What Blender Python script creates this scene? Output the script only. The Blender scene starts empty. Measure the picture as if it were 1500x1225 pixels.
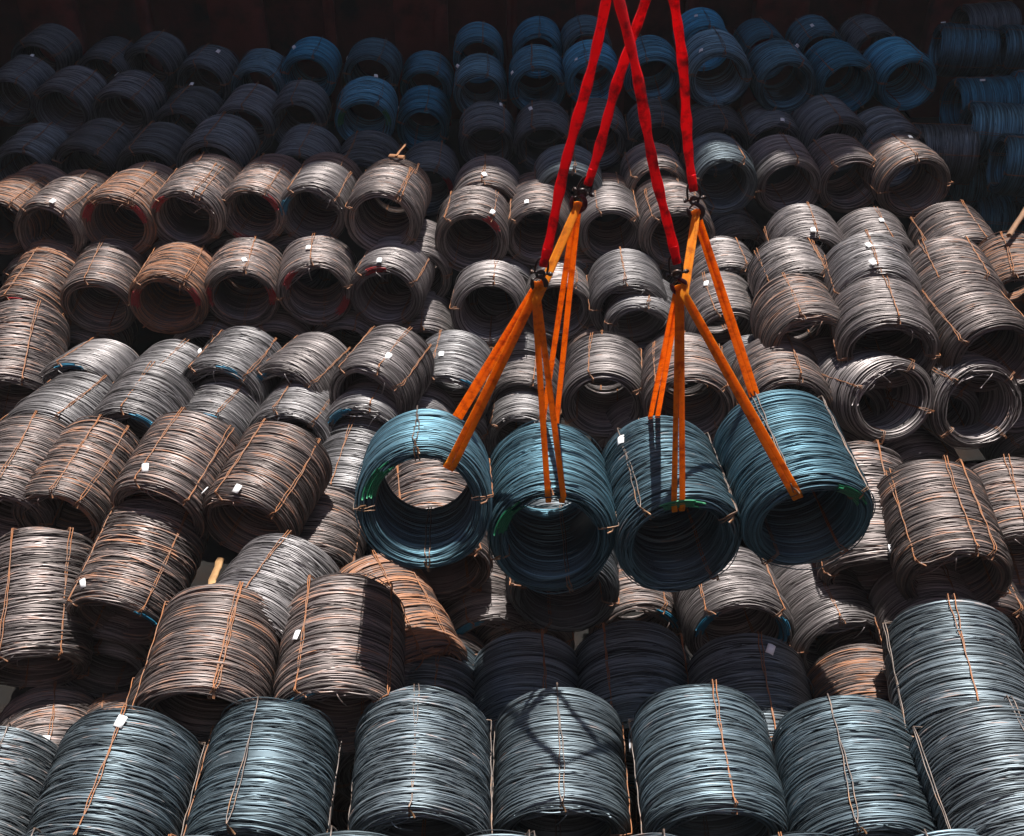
import bpy, math, random
import numpy as np
from mathutils import Vector, Matrix

S = bpy.context.scene
COL = S.collection
rnd = random.Random(7)
nrs = np.random.RandomState(11)
R_ = math.radians

# ------------------------------------------------------------------ camera, sky, sun, exposure
H = 12.0             # camera height over the hold floor
PITCH = R_(36.0)     # looking down
FPX = 1600.0         # focal length in pixels of the 1500 px wide photograph
cam_d = bpy.data.cameras.new('camera')
cam_d.sensor_width = 36.0
cam_d.lens = FPX / 1500.0 * 36.0
cam_d.clip_end = 500.0
cam = bpy.data.objects.new('camera', cam_d)
cam.location = (0, 0, H)
cam.rotation_euler = (R_(90) - PITCH, 0, 0)
COL.objects.link(cam)
S.camera = cam

SUN_EL, SUN_AZ = R_(75), R_(8)      # azimuth from +Y (behind the pile) towards +X
world = bpy.data.worlds.new('World')
S.world = world
world.use_nodes = True
wn = world.node_tree
bg = wn.nodes['Background']
sky = wn.nodes.new('ShaderNodeTexSky')
sky.sky_type = 'NISHITA'
sky.sun_disc = False
sky.sun_elevation = SUN_EL
sky.sun_rotation = SUN_AZ
wn.links.new(sky.outputs[0], bg.inputs[0])
bg.inputs[1].default_value = 0.05
sun_d = bpy.data.lights.new('sun', 'SUN')
sun_d.energy = 5.0
sun_d.angle = R_(0.5)
sun_d.color = (1.0, 0.96, 0.90)
sun = bpy.data.objects.new('sun', sun_d)
sd = Vector((math.sin(SUN_AZ) * math.cos(SUN_EL), math.cos(SUN_AZ) * math.cos(SUN_EL), math.sin(SUN_EL)))
sun.rotation_euler = sd.to_track_quat('Z', 'Y').to_euler()
sun.location = (0, 30, 40)
COL.objects.link(sun)
S.view_settings.view_transform = 'Standard'
S.view_settings.look = 'None'
S.view_settings.gamma = 1.0
S.view_settings.use_curve_mapping = False
S.view_settings.exposure = 1.2
S.cycles.max_bounces = 6
S.cycles.diffuse_bounces = 2
S.cycles.glossy_bounces = 2

CP, SP = math.cos(PITCH), math.sin(PITCH)
CAM = np.array((0.0, 0.0, H))


def ray(px, py):
    """direction through a photograph pixel, scaled so that its length along the view axis is 1"""
    x = (px - 750.0) / FPX
    u = -(py - 612.5) / FPX
    return np.array((x, CP + u * SP, -SP + u * CP))


def pix(p):
    v = np.asarray(p, float) - CAM
    f = v[..., 1] * CP - v[..., 2] * SP
    u = v[..., 1] * SP + v[..., 2] * CP
    return 750 + FPX * v[..., 0] / f, 612.5 - FPX * u / f


# ------------------------------------------------------------------ materials
def new_mat(name):
    m = bpy.data.materials.new(name)
    m.use_nodes = True
    nt = m.node_tree
    return m, nt, nt.nodes['Principled BSDF'], nt.nodes, nt.links


def mixc(nt, fac, a, b, mode='MIX'):
    n = nt.nodes.new('ShaderNodeMix')
    n.data_type = 'RGBA'
    n.blend_type = mode
    for sock, v in ((n.inputs[0], fac), (n.inputs[6], a), (n.inputs[7], b)):
        if hasattr(v, 'links'):
            nt.links.new(v, sock)
        elif isinstance(v, (int, float)):
            sock.default_value = v
        else:
            sock.default_value = (*v, 1.0)
    return n.outputs[2]


def mathn(nt, op, a, b=None, c=None, clamp=False):
    n = nt.nodes.new('ShaderNodeMath')
    n.operation = op
    n.use_clamp = clamp
    for i, v in enumerate((a, b, c)):
        if v is None:
            continue
        if hasattr(v, 'links'):
            nt.links.new(v, n.inputs[i])
        else:
            n.inputs[i].default_value = v
    return n.outputs[0]


def noise(nt, scale, detail=3, vec=None, rough=0.6):
    n = nt.nodes.new('ShaderNodeTexNoise')
    n.inputs['Scale'].default_value = scale
    n.inputs['Detail'].default_value = detail
    n.inputs['Roughness'].default_value = rough
    if vec is not None:
        nt.links.new(vec, n.inputs['Vector'])
    return n.outputs['Fac']


def ramp(nt, fac, lo, hi):
    n = nt.nodes.new('ShaderNodeMapRange')
    n.clamp = True
    nt.links.new(fac, n.inputs[0])
    n.inputs[1].default_value = lo
    n.inputs[2].default_value = hi
    return n.outputs[0]


def wire_material():
    """rolled steel wire. Object colour: red = how rusty, green = how blue its mill scale is, blue = how light it is"""
    m, nt, bs, N, Lk = new_mat('steel_wire')
    info = N.new('ShaderNodeObjectInfo')
    sep = N.new('ShaderNodeSeparateColor')
    Lk.new(info.outputs['Color'], sep.inputs[0])
    rust, blue, light = sep.outputs[0], sep.outputs[1], sep.outputs[2]
    at = N.new('ShaderNodeAttribute')
    at.attribute_name = 'wire_rand'
    wr = at.outputs['Fac']
    tc = N.new('ShaderNodeTexCoord')
    off = N.new('ShaderNodeVectorMath')
    off.operation = 'ADD'
    Lk.new(tc.outputs['Object'], off.inputs[0])
    comb = N.new('ShaderNodeCombineXYZ')
    r50 = mathn(nt, 'MULTIPLY', info.outputs['Random'], 60.0)
    for i in range(3):
        Lk.new(r50, comb.inputs[i])
    wr3 = mathn(nt, 'MULTIPLY', wr, 3.0)
    Lk.new(mathn(nt, 'ADD', r50, wr3), comb.inputs[1])
    Lk.new(comb.outputs[0], off.inputs[1])
    v = off.outputs[0]
    so = N.new('ShaderNodeSeparateXYZ')
    Lk.new(tc.outputs['Object'], so.inputs[0])
    ang = mathn(nt, 'ARCTAN2', so.outputs[0], so.outputs[2])

    def along(ka, ky):
        c3 = N.new('ShaderNodeCombineXYZ')
        Lk.new(mathn(nt, 'MULTIPLY', ang, ka), c3.inputs[0])
        Lk.new(mathn(nt, 'MULTIPLY', so.outputs[1], ky), c3.inputs[1])
        Lk.new(mathn(nt, 'ADD', r50, wr3), c3.inputs[2])
        return c3.outputs[0]
    big = noise(nt, 1.7, 3, v)
    mid = noise(nt, 1.0, 4, along(2.2, 7.0))
    fine = noise(nt, 1.0, 4, along(7.0, 45.0))
    # base steel
    base = mixc(nt, big, (0.135, 0.115, 0.118), (0.25, 0.225, 0.215))
    bluec = mixc(nt, big, (0.035, 0.115, 0.165), (0.11, 0.205, 0.25))
    base = mixc(nt, blue, base, bluec)
    deep = mathn(nt, 'MULTIPLY', mathn(nt, 'SUBTRACT', blue, 1.0), 1.6, clamp=True)
    base = mixc(nt, deep, base, mixc(nt, big, (0.012, 0.15, 0.27), (0.03, 0.24, 0.36)))
    # rust patches
    thr = mathn(nt, 'SUBTRACT', 0.86, mathn(nt, 'MULTIPLY', rust, 0.42))
    rr = mathn(nt, 'ADD', mathn(nt, 'MULTIPLY', mid, 0.6), mathn(nt, 'MULTIPLY', wr, 0.28))
    rr = mathn(nt, 'ADD', rr, mathn(nt, 'MULTIPLY', fine, 0.16))
    rf = mathn(nt, 'MULTIPLY', mathn(nt, 'SUBTRACT', rr, thr), 6.0, clamp=True)
    rustc = mixc(nt, fine, (0.13, 0.052, 0.026), (0.29, 0.12, 0.045))
    tint = mixc(nt, mathn(nt, 'MULTIPLY', rust, 0.42), base, mixc(nt, 0.5, base, (0.19, 0.115, 0.085)))
    col = mixc(nt, mathn(nt, 'MULTIPLY', rf, 0.85), tint, rustc)
    # each strand its own tone
    tone = mathn(nt, 'ADD', 0.22, mathn(nt, 'MULTIPLY', wr, 1.5))
    tone = mathn(nt, 'MULTIPLY', tone, mathn(nt, 'ADD', 0.7, mathn(nt, 'MULTIPLY', fine, 0.6)))
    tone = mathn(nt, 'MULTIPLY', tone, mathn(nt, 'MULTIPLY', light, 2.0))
    cc = N.new('ShaderNodeCombineColor')
    for i in range(3):
        Lk.new(tone, cc.inputs[i])
    col = mixc(nt, 1.0, col, cc.outputs[0], 'MULTIPLY')
    Lk.new(col, bs.inputs['Base Color'])
    Lk.new(mathn(nt, 'SUBTRACT', 0.80, mathn(nt, 'MULTIPLY', rf, 0.75)), bs.inputs['Metallic'])
    Lk.new(mathn(nt, 'ADD', mathn(nt, 'ADD', 0.38, mathn(nt, 'MULTIPLY', rf, 0.25)), mathn(nt, 'MULTIPLY', fine, 0.26)), bs.inputs['Roughness'])
    return m


def simple_mat(name, c1, c2, scale=8.0, rough=0.6, metal=0.0, c3=None, scale3=2.0, bump=0.0):
    m, nt, bs, N, Lk = new_mat(name)
    tc = N.new('ShaderNodeTexCoord')
    f = ramp(nt, noise(nt, scale, 5, tc.outputs['Object']), 0.3, 0.7)
    col = mixc(nt, f, c1, c2)
    if c3:
        f3 = ramp(nt, noise(nt, scale3, 4, tc.outputs['Object']), 0.5, 0.68)
        col = mixc(nt, f3, col, c3)
    Lk.new(col, bs.inputs['Base Color'])
    bs.inputs['Roughness'].default_value = rough
    bs.inputs['Metallic'].default_value = metal
    if bump:
        b = N.new('ShaderNodeBump')
        b.inputs['Strength'].default_value = bump
        b.inputs['Distance'].default_value = 0.004
        Lk.new(noise(nt, scale * 12, 3, tc.outputs['Object']), b.inputs['Height'])
        Lk.new(b.outputs[0], bs.inputs['Normal'])
    return m


M_WIRE = wire_material()
M_TIE = simple_mat('rusty_tie_wire', (0.28, 0.10, 0.028), (0.17, 0.08, 0.042), 9, 0.65, 0.2, (0.19, 0.14, 0.115), 5)
M_TAG = simple_mat('white_card', (0.80, 0.80, 0.80), (0.70, 0.71, 0.73), 30, 0.5)
M_RED = simple_mat('red_webbing', (0.95, 0.010, 0.028), (0.92, 0.006, 0.02), 25, 0.75, 0, (0.22, 0.008, 0.012), 7, 0.5)
M_ORANGE = simple_mat('orange_webbing', (0.96, 0.40, 0.008), (0.90, 0.30, 0.005), 30, 0.72, 0, (0.62, 0.17, 0.004), 12, 0.5)
for m in (M_RED, M_ORANGE):      # woven polyester lets some light through
    nt = m.node_tree
    bs, out = nt.nodes['Principled BSDF'], nt.nodes['Material Output']
    tr = nt.nodes.new('ShaderNodeBsdfTranslucent')
    nt.links.new(bs.inputs['Base Color'].links[0].from_socket, tr.inputs['Color'])
    mx = nt.nodes.new('ShaderNodeMixShader')
    mx.inputs[0].default_value = 0.6
    nt.links.new(bs.outputs[0], mx.inputs[1])
    nt.links.new(tr.outputs[0], mx.inputs[2])
    nt.links.new(mx.outputs[0], out.inputs['Surface'])
M_HOOK = simple_mat('dark_forged_steel', (0.035, 0.033, 0.036), (0.075, 0.065, 0.06), 20, 0.42, 0.7, (0.10, 0.05, 0.03), 12)
M_HOOKRED = simple_mat('worn_red_hook_paint', (0.10, 0.012, 0.02), (0.06, 0.02, 0.025), 20, 0.45, 0.3)
M_PRED = simple_mat('red_paint_mark', (0.28, 0.012, 0.016), (0.16, 0.014, 0.016), 20, 0.55, 0.2)
M_PBLUE = simple_mat('blue_paint_mark', (0.015, 0.11, 0.19), (0.02, 0.16, 0.26), 20, 0.5, 0.2)
M_PGREEN = simple_mat('green_paint_mark', (0.008, 0.11, 0.045), (0.012, 0.17, 0.075), 20, 0.5, 0.2)
M_WOOD = simple_mat('raw_wood', (0.42, 0.25, 0.11), (0.28, 0.15, 0.06), 10, 0.8)
M_SPLIT = simple_mat('orange_wood', (0.30, 0.14, 0.06), (0.20, 0.09, 0.04), 10, 0.85)
M_RIB = simple_mat('red_primer', (0.34, 0.065, 0.055), (0.20, 0.045, 0.04), 1.1, 0.7, 0, (0.06, 0.03, 0.03), 0.7)
M_POLE = simple_mat('weathered_wood', (0.20, 0.11, 0.06), (0.13, 0.07, 0.04), 10, 0.85)
M_FLOOR = simple_mat('dirty_tank_top', (0.008, 0.0075, 0.0075), (0.013, 0.012, 0.011), 1.5, 0.9, 0, (0.018, 0.011, 0.008), 0.7)
M_FLOOR.node_tree.nodes['Principled BSDF'].inputs['Specular IOR Level'].default_value = 0.08
M_TIEG = simple_mat('grey_tie_wire', (0.16, 0.13, 0.115), (0.09, 0.075, 0.07), 9, 0.5, 0.5, (0.28, 0.14, 0.06), 3)
M_BULK = simple_mat('maroon_primer', (0.20, 0.045, 0.040), (0.11, 0.03, 0.028), 1.4, 0.7, 0, (0.03, 0.02, 0.02), 0.8)
M_DECK = simple_mat('dark_deck_paint', (0.07, 0.03, 0.028), (0.05, 0.025, 0.025), 1.0, 0.7)


# ------------------------------------------------------------------ mesh helpers
class MB:
    def __init__(self):
        self.v, self.f, self.a = [], [], []
        self.n = 0

    def add(self, v, f, a=None):
        v = np.asarray(v, float)
        f = np.asarray(f, int) + self.n
        self.v.append(v)
        self.f.append(f)
        self.a.append(np.full(len(v), 0.5) if a is None else (np.full(len(v), a) if np.isscalar(a) else a))
        self.n += len(v)

    def mesh(self, name, mat, smooth=True, attr=False):
        v = np.concatenate(self.v)
        f = np.concatenate(self.f)
        me = bpy.data.meshes.new(name)
        me.vertices.add(len(v))
        me.vertices.foreach_set('co', v.ravel())
        me.loops.add(len(f) * 4)
        me.loops.foreach_set('vertex_index', f.ravel().astype(np.int32))
        me.polygons.add(len(f))
        me.polygons.foreach_set('loop_start', np.arange(0, len(f) * 4, 4, dtype=np.int32))
        if smooth:
            me.polygons.foreach_set('use_smooth', np.ones(len(f), bool))
        if attr:
            at = me.attributes.new('wire_rand', 'FLOAT', 'POINT')
            at.data.foreach_set('value', np.concatenate(self.a))
        me.update(calc_edges=True)
        me.validate()
        me.materials.append(mat)
        return me


def grid_faces(nu, nv, wrap_u=False, wrap_v=False):
    """quads over an nu x nv vertex grid (u outer, v inner)"""
    U = np.arange(nu if wrap_u else nu - 1)
    V = np.arange(nv if wrap_v else nv - 1)
    u, v = np.meshgrid(U, V, indexing='ij')
    u2, v2 = (u + 1) % nu, (v + 1) % nv
    return np.stack([u * nv + v, u2 * nv + v, u2 * nv + v2, u * nv + v2], -1).reshape(-1, 4)


def tube(mb, pts, rad, sides=6, a=None, flat=None, cap=True):
    """a round (or, with flat, elliptic) tube along pts; flat = (dir, half width, half thickness)"""
    pts = np.asarray(pts, float)
    n = len(pts)
    rad = np.full(n, rad) if np.isscalar(rad) else np.asarray(rad, float)
    T = np.gradient(pts, axis=0)
    T /= np.linalg.norm(T, axis=1)[:, None] + 1e-12
    ref = np.array((0.31, 0.42, 0.85)) if flat is None else None
    out = []
    prev = None
    for i in range(n):
        if flat is None:
            if prev is None:
                s = np.cross(T[i], ref)
            else:
                s = prev - T[i] * np.dot(prev, T[i])
        else:
            d = flat[0][i] if np.ndim(flat[0]) == 2 else np.asarray(flat[0], float)
            s = d - T[i] * np.dot(d, T[i])
        s /= np.linalg.norm(s) + 1e-12
        prev = s
        b = np.cross(T[i], s)
        an = np.arange(sides) * 2 * math.pi / sides
        if flat is None:
            ring = pts[i] + rad[i] * (np.cos(an)[:, None] * s + np.sin(an)[:, None] * b)
        else:
            hw = flat[1][i] if np.ndim(flat[1]) else flat[1]
            ht = flat[2]
            cx = np.sign(np.cos(an)) * np.abs(np.cos(an)) ** 0.6
            sx = np.sign(np.sin(an)) * np.abs(np.sin(an)) ** 0.6
            ring = pts[i] + cx[:, None] * s * hw + sx[:, None] * b * ht
        out.append(ring)
    v = np.concatenate(out)
    f = grid_faces(n, sides, wrap_v=True)
    if cap:
        v = np.concatenate([v, pts[:1], pts[-1:]])
        e = []
        for j in range(0, sides, 2):
            j2, j3 = (j + 1) % sides, (j + 2) % sides
            e.append((n * sides, j3, j2, j))
            k = (n - 1) * sides
            e.append((n * sides + 1, k + j, k + j2, k + j3))
        f = np.concatenate([f, np.array(e)])
    mb.add(v, f, a)


def box(mb, c, s, rot=None):
    c, s = np.asarray(c, float), np.asarray(s, float) / 2
    v = np.array([(x, y, z) for x in (-1, 1) for y in (-1, 1) for z in (-1, 1)], float) * s
    if rot is not None:
        v = v @ np.array(rot.to_3x3()).T
    f = [(0, 1, 3, 2), (4, 6, 7, 5), (0, 4, 5, 1), (2, 3, 7, 6), (0, 2, 6, 4), (1, 5, 7, 3)]
    mb.add(v + c, f)


def link(name, data, parent=None, label=None, cat=None, group=None, kind=None):
    o = bpy.data.objects.new(name, data)
    COL.objects.link(o)
    if parent is not None:
        o.parent = parent
    for k, v in (('label', label), ('category', cat), ('group', group), ('kind', kind)):
        if v:
            o[k] = v
    return o


# ------------------------------------------------------------------ one coil of wire, axis along local Y (front = -Y)
RO, RI, LEN = 0.625, 0.462, 1.30
SEG = 46
TH = np.arange(SEG) * 2 * math.pi / SEG


def strand(mb, rs, r, y0, rw, norm, tilt=0.012, wob=0.006, rwob=0.006, val=None):
    """one turn of wire; norm says which side shows: 'o' outside, 'i' bore, 'f' front face, 'b' back face"""
    p = rs.uniform(0, 2 * math.pi, 8)
    rr = r + rwob * (0.8 * np.sin(TH + p[0]) + 0.6 * np.sin(2 * TH + p[1]) + 0.4 * np.sin(3 * TH + p[2]) + 0.3 * np.sin(7 * TH + p[6]))
    yy = y0 + tilt * np.sin(TH + p[3]) + wob * (np.sin(2 * TH + p[4]) + 0.7 * np.sin(3 * TH + p[5]) + 0.45 * np.sin(6 * TH + p[7]))
    base = {'o': 0.0, 'i': math.pi, 'f': -math.pi / 2, 'b': math.pi / 2}[norm]
    a = base + np.radians([-105, -40, 40, 105])
    R = rr[:, None] + rw * np.cos(a)[None, :]
    Y = yy[:, None] + rw * np.sin(a)[None, :]
    X = R * np.sin(TH)[:, None]
    Z = R * np.cos(TH)[:, None]
    v = np.stack([X, Y, Z], -1).reshape(-1, 3)
    if val is None:
        val = rs.uniform(0, 1)
    mb.add(v, grid_faces(SEG, 4, wrap_u=True)[:, ::-1], val)


def coil_mesh(seed, loose=1.0):
    rs = np.random.RandomState(seed)
    mb = MB()
    rw = 0.0060
    nw = 130
    # slow change of outside radius along the coil
    q = rs.uniform(0, 6.28, 4)
    for k in range(nw):
        u = k / (nw - 1)
        y0 = (u - 0.5) * (LEN - 0.02) + rs.normal(0, 0.0055)
        end = min(u, 1 - u)
        r = RO - rw + 0.008 * math.sin(5 * u + q[0]) + 0.005 * math.sin(13 * u + q[1]) - 0.03 * max(0, 1 - end / 0.05) ** 2
        r += rs.normal(0, 0.0065) - (0.012 if rs.rand() < 0.12 else 0)
        val = min(1, max(0, 0.5 + 0.28 * math.sin(21 * u + q[2]) * rs.uniform(0, 1) + rs.normal(0, 0.27)))
        strand(mb, rs, r, y0, rw * rs.uniform(0.85, 1.15), 'o', 0.010 * loose + rs.exponential(0.007 * loose), 0.003 * loose + rs.exponential(0.0035 * loose), 0.0045 * loose, val)
    for k in range(int(24 * loose)):        # turns that lie loose on top and cross the others
        strand(mb, rs, RO + rs.uniform(0.0, 0.012), rs.uniform(-0.5, 0.5) * (LEN - 0.16), rw, 'o', rs.uniform(0.02, 0.09), rs.uniform(0.004, 0.02), 0.006 * loose)
    for k in range(int(5 * loose)):         # turns that have sprung off the body over part of their length
        n0 = mb.n
        strand(mb, rs, RO + 0.004, rs.uniform(-0.46, 0.46) * LEN, rw, 'o', rs.uniform(0.01, 0.05), 0.01, 0.006)
        v = mb.v[-1]
        a = np.arctan2(v[:, 0], v[:, 2])
        a0, wd = rs.uniform(-3, 3), rs.uniform(0.35, 0.8)
        dd = np.angle(np.exp(1j * (a - a0))) / wd
        v *= (1 + rs.uniform(0.02, 0.075) * np.exp(-dd * dd))[:, None] ** np.array((1, 0, 1))[None, :]
    for k in range(58):
        u = k / 57
        y0 = (u - 0.5) * (LEN - 0.02) + rs.normal(0, 0.006)
        strand(mb, rs, RI + rw - abs(rs.normal(0, 0.007)), y0, rw * 1.25, 'i', 0.016 * loose, 0.006, 0.006 * loose)
    nr = 12
    for s, nm in ((-1, 'f'), (1, 'b')):
        for k in range(nr):
            r = RI + 0.012 + (RO - RI - 0.045) * k / (nr - 1)
            bulge = 0.03 * math.sin(math.pi * (k + 0.5) / nr)
            strand(mb, rs, r, s * (LEN / 2 - 0.022 + bulge + rs.normal(0, 0.006)), rw * 1.15, nm, 0.012 * loose, 0.006 * loose, 0.008 * loose)
        for k in range(int(4 * loose)):     # stray turns on the end
            strand(mb, rs, rs.uniform(RI + 0.01, RO - 0.03), s * (LEN / 2 + rs.uniform(0.0, 0.03)), rw, nm, rs.uniform(0.01, 0.03), 0.012, 0.018 * loose)
    # the packed turns underneath
    prof = [(RI + 0.012, -LEN / 2 + 0.03), (RO - 0.04, -LEN / 2 + 0.03), (RO - 0.024, -LEN / 2 + 0.06), (RO - 0.024, LEN / 2 - 0.06),
            (RO - 0.04, LEN / 2 - 0.03), (RI + 0.012, LEN / 2 - 0.03)]
    P = np.array(prof)
    v = np.stack([P[None, :, 0] * np.sin(TH)[:, None], np.broadcast_to(P[None, :, 1], (SEG, len(P))), P[None, :, 0] * np.cos(TH)[:, None]], -1).reshape(-1, 3)
    mb.add(v, grid_faces(SEG, len(P), wrap_u=True, wrap_v=True), 0.25)
    # every coil sags and leans in its own way
    q = rs.uniform(0, 6.28, 3)
    am = 0.016 * loose * rs.uniform(0.3, 1)
    cone, bend, bow = rs.uniform(-0.02, 0.02), rs.uniform(-0.03, 0.03), rs.uniform(-0.02, 0.01)
    for v in mb.v:
        a = np.arctan2(v[:, 0], v[:, 2])
        y = v[:, 1] / LEN
        k = 1 + am * np.sin(2 * a + q[0] + 1.2 * y) + 0.5 * am * np.sin(3 * a + q[1] - 2 * y) + cone * y + bow * (4 * y * y - 0.3)
        v[:, 0] *= k
        v[:, 2] *= k
        v[:, 0] += bend * (4 * y * y - 0.5)
    return mb.mesh('wire_winding', M_WIRE, attr=True)


def tie_mesh(seed):
    """binding wire: two or three strands looped through the bore, at the top of the coil"""
    rs = np.random.RandomState(seed)
    mb = MB()
    for s in range(2):
        o, i, l = RO + 0.018, RI - 0.012, LEN / 2 + 0.022
        pts = []
        n = 22
        for k in range(n):
            pts.append((0, -l + 2 * l * k / (n - 1), o + 0.004 * math.sin(k * 1.3)))
        for k in range(1, 6):
            pts.append((0, l + 0.012 * math.sin(k * 0.6), o + (i - o) * k / 6))
        for k in range(10):
            pts.append((0, l - 2 * l * k / 9, i))
        for k in range(1, 6):
            pts.append((0, -l - 0.012 * math.sin(k * 0.6), i + (o - i) * k / 6))
        pts.append(pts[0])
        pts = np.array(pts)
        t = np.linspace(0, 1, len(pts))
        ph = rs.uniform(0, 6, 3)
        pts[:, 0] = 0.02 * np.sin(5 * t + ph[0]) + 0.010 * np.sin(13 * t + ph[1]) + 0.0045 * np.sin(60 * t + s * math.pi + ph[2])
        pts[0, 0] = pts[-1, 0]
        tube(mb, pts, 0.0058, 5, cap=False)
    # twisted knot at the front
    kn = [(0.0, -LEN / 2 - 0.03, RO - 0.03), (0.02, -LEN / 2 - 0.05, RO - 0.05), (0.03, -LEN / 2 - 0.055, RO - 0.10)]
    tube(mb, kn, 0.009, 6)
    return mb.mesh('tie_wire', M_TIE)


def paint_mesh(seed, mat):
    """a daubed sector on the front rim: short painted lengths of wire"""
    rs = np.random.RandomState(seed)
    mb = MB()
    for k in range(8):
        a0, a1 = R_(-19 + rs.uniform(-8, 8)), R_(19 + rs.uniform(-8, 8))
        t = np.linspace(a0, a1, 10)
        if k < 6:
            r, y = RI + 0.006 + 0.019 * k, -LEN / 2 - 0.008 + rs.normal(0, 0.004) - 0.03 * math.sin(math.pi * (k + 1) / 11)
        else:
            r, y = RI - 0.004, -LEN / 2 + 0.02 + (k - 6) * 0.022
        tube(mb, np.stack([r * np.sin(t), np.full(10, y), r * np.cos(t)], -1), 0.0105, 5)
    return mb.mesh('painted_wires', mat)


def loose_mesh(seed):
    """turns that have come away at the front rim and sag into the opening"""
    rs = np.random.RandomState(seed)
    mb = MB()
    for k in range(14):
        c0 = rs.uniform(-0.35, 0.35)
        hw = rs.uniform(0.35, 0.95)
        t = np.linspace(-1, 1, 18)
        a = c0 + t * hw
        dr = rs.uniform(0.02, 0.13) * (1 - t * t) * rs.uniform(0.2, 1)
        r = rs.uniform(RI - 0.01, RO - 0.05) - dr
        y = -LEN / 2 - 0.02 - rs.uniform(0.0, 0.035) * (1 - t * t) + rs.uniform(0, 0.03)
        tube(mb, np.stack([r * np.sin(a), y + 0.008 * np.sin(5 * t + k), r * np.cos(a)], -1), 0.007, 5, a=rs.uniform(0.2, 1))
    for k in range(1):
        a0 = rs.uniform(-0.6, 0.6)
        q = rs.uniform(-0.25, 0.25)
        pts = [(RI * math.sin(a0 + q * u), -LEN / 2 - 0.03 - 0.05 * math.sin(3 * u), (RI + 0.02) * math.cos(a0) - 0.22 * u * u) for u in np.linspace(0, 1, 10)]
        tube(mb, pts, 0.006, 5, a=0.8)
    return mb.mesh('loose_wires', M_WIRE, attr=True)


def tag_mesh():
    mb = MB()
    n = 5
    v = []
    for j in (0, 1):
        for a in range(n):
            u = a / (n - 1) - 0.5
            for b in (-0.5, 0.5):
                v.append((u * 0.085, b * 0.115, 0.012 * (1 - 4 * u * u) + 0.003 * j))
    f = []
    for a in range(n - 1):
        i = a * 2
        f.append((i, i + 1, i + 3, i + 2))
        i += 2 * n
        f.append((i, i + 2, i + 3, i + 1))
    m2 = 2 * n
    for a in range(n - 1):
        i = a * 2
        f.append((i, i + 2, m2 + i + 2, m2 + i))
        f.append((i + 1, m2 + i + 1, m2 + i + 3, i + 3))
    f.append((0, m2, m2 + 1, 1))
    f.append((m2 - 2, m2 - 1, 2 * m2 - 1, 2 * m2 - 2))
    mb.add(v, f)
    return mb.mesh('label_tag', M_TAG, smooth=False)


WIND = [coil_mesh(100 + i, l) for i, l in enumerate((1.0, 0.8, 1.3, 1.0, 1.7, 0.7, 1.15, 1.5))]
TIES = [tie_mesh(200 + i) for i in range(5)]
TIESG = [tie_mesh(210 + i) for i in range(4)]
for me in TIESG:
    me.materials[0] = M_TIEG
PAINT = {'red': paint_mesh(300, M_PRED), 'blue': paint_mesh(301, M_PBLUE), 'green': paint_mesh(302, M_PGREEN)}
TAG = tag_mesh()
LOOSE = [loose_mesh(400 + i) for i in range(4)]

# look: (rust, blue, lightness) for the wire
LOOK = {
    'brown': (0.64, 0.02, 0.46, 'brownish'),
    'rusty': (1.00, 0.00, 0.45, 'rusty'),
    'grey': (0.36, 0.08, 0.49, 'grey'),
    'silver': (0.28, 0.18, 0.52, 'silver-grey'),
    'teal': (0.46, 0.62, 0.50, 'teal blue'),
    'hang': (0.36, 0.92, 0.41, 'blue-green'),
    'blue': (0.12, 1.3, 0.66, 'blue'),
    'dark': (0.35, 0.55, 0.40, 'shade-darkened'),  # darker wire for coils in shadow; the shade is put into the colour
}
ORD = 'first second third fourth fifth sixth seventh eighth ninth tenth eleventh twelfth thirteenth fourteenth fifteenth sixteenth seventeenth'.split()
coils = []
counter = [0]


def axis_of(yaw, e):
    return np.stack([np.sin(yaw) * np.cos(e), np.cos(yaw) * np.cos(e), np.sin(e)], -1)


def up_of(yaw, e):
    return np.stack([-np.sin(yaw) * np.sin(e), -np.cos(yaw) * np.sin(e), np.cos(e)], -1)


YG, EG = np.meshgrid(np.radians(np.arange(-24, 24.1, 1.0)), np.radians(np.arange(-20, 22.1, 1.0)), indexing='ij')


def solve(x, y, w, back, L, D=1.25, fix_yaw=None):
    """yaw and rise of the axis so that the top of the coil runs from (x, y) at the front to `back` at the rear"""
    P = CAM + ray(x, y) * min(FPX * D / w, (H - 1.02 * D) / -ray(x, y)[2])
    best = None
    for LL in (L, L * 0.88, L * 1.12, L * 1.25, L * 0.78):
        B = P + LL * axis_of(YG, EG)
        bx, by = pix(B)
        cost = (by - back[1]) ** 2 + (np.degrees(EG) * 0.35) ** 2
        if back[0] is None:
            cost = cost + (np.degrees(YG) - (fix_yaw or 0)) ** 2
        else:
            cost = cost + (bx - back[0]) ** 2 + (np.degrees(YG) * 0.15) ** 2
        cost = cost + (abs(LL / L - 1) * 25) ** 2
        i = np.unravel_index(np.argmin(cost), cost.shape)
        if best is None or cost[i] < best[0]:
            best = (cost[i], YG[i], EG[i], LL)
    return best[1:]


# apparent width that a coil of standard size has along each rear row
REFW = {'t': ((0, 600, 1500), (75, 71, 72)), 's': ((0, 600, 1100, 1500), (83, 79, 86, 86)), 'r': ((0, 400, 700, 1500), (92, 93, 84, 89)),
        'q': ((0, 1500), (96, 96)), 'p': ((0, 600, 700, 1100), (102, 103, 101, 101)), 'o': ((0, 600, 1000), (106, 105, 104))}


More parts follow.
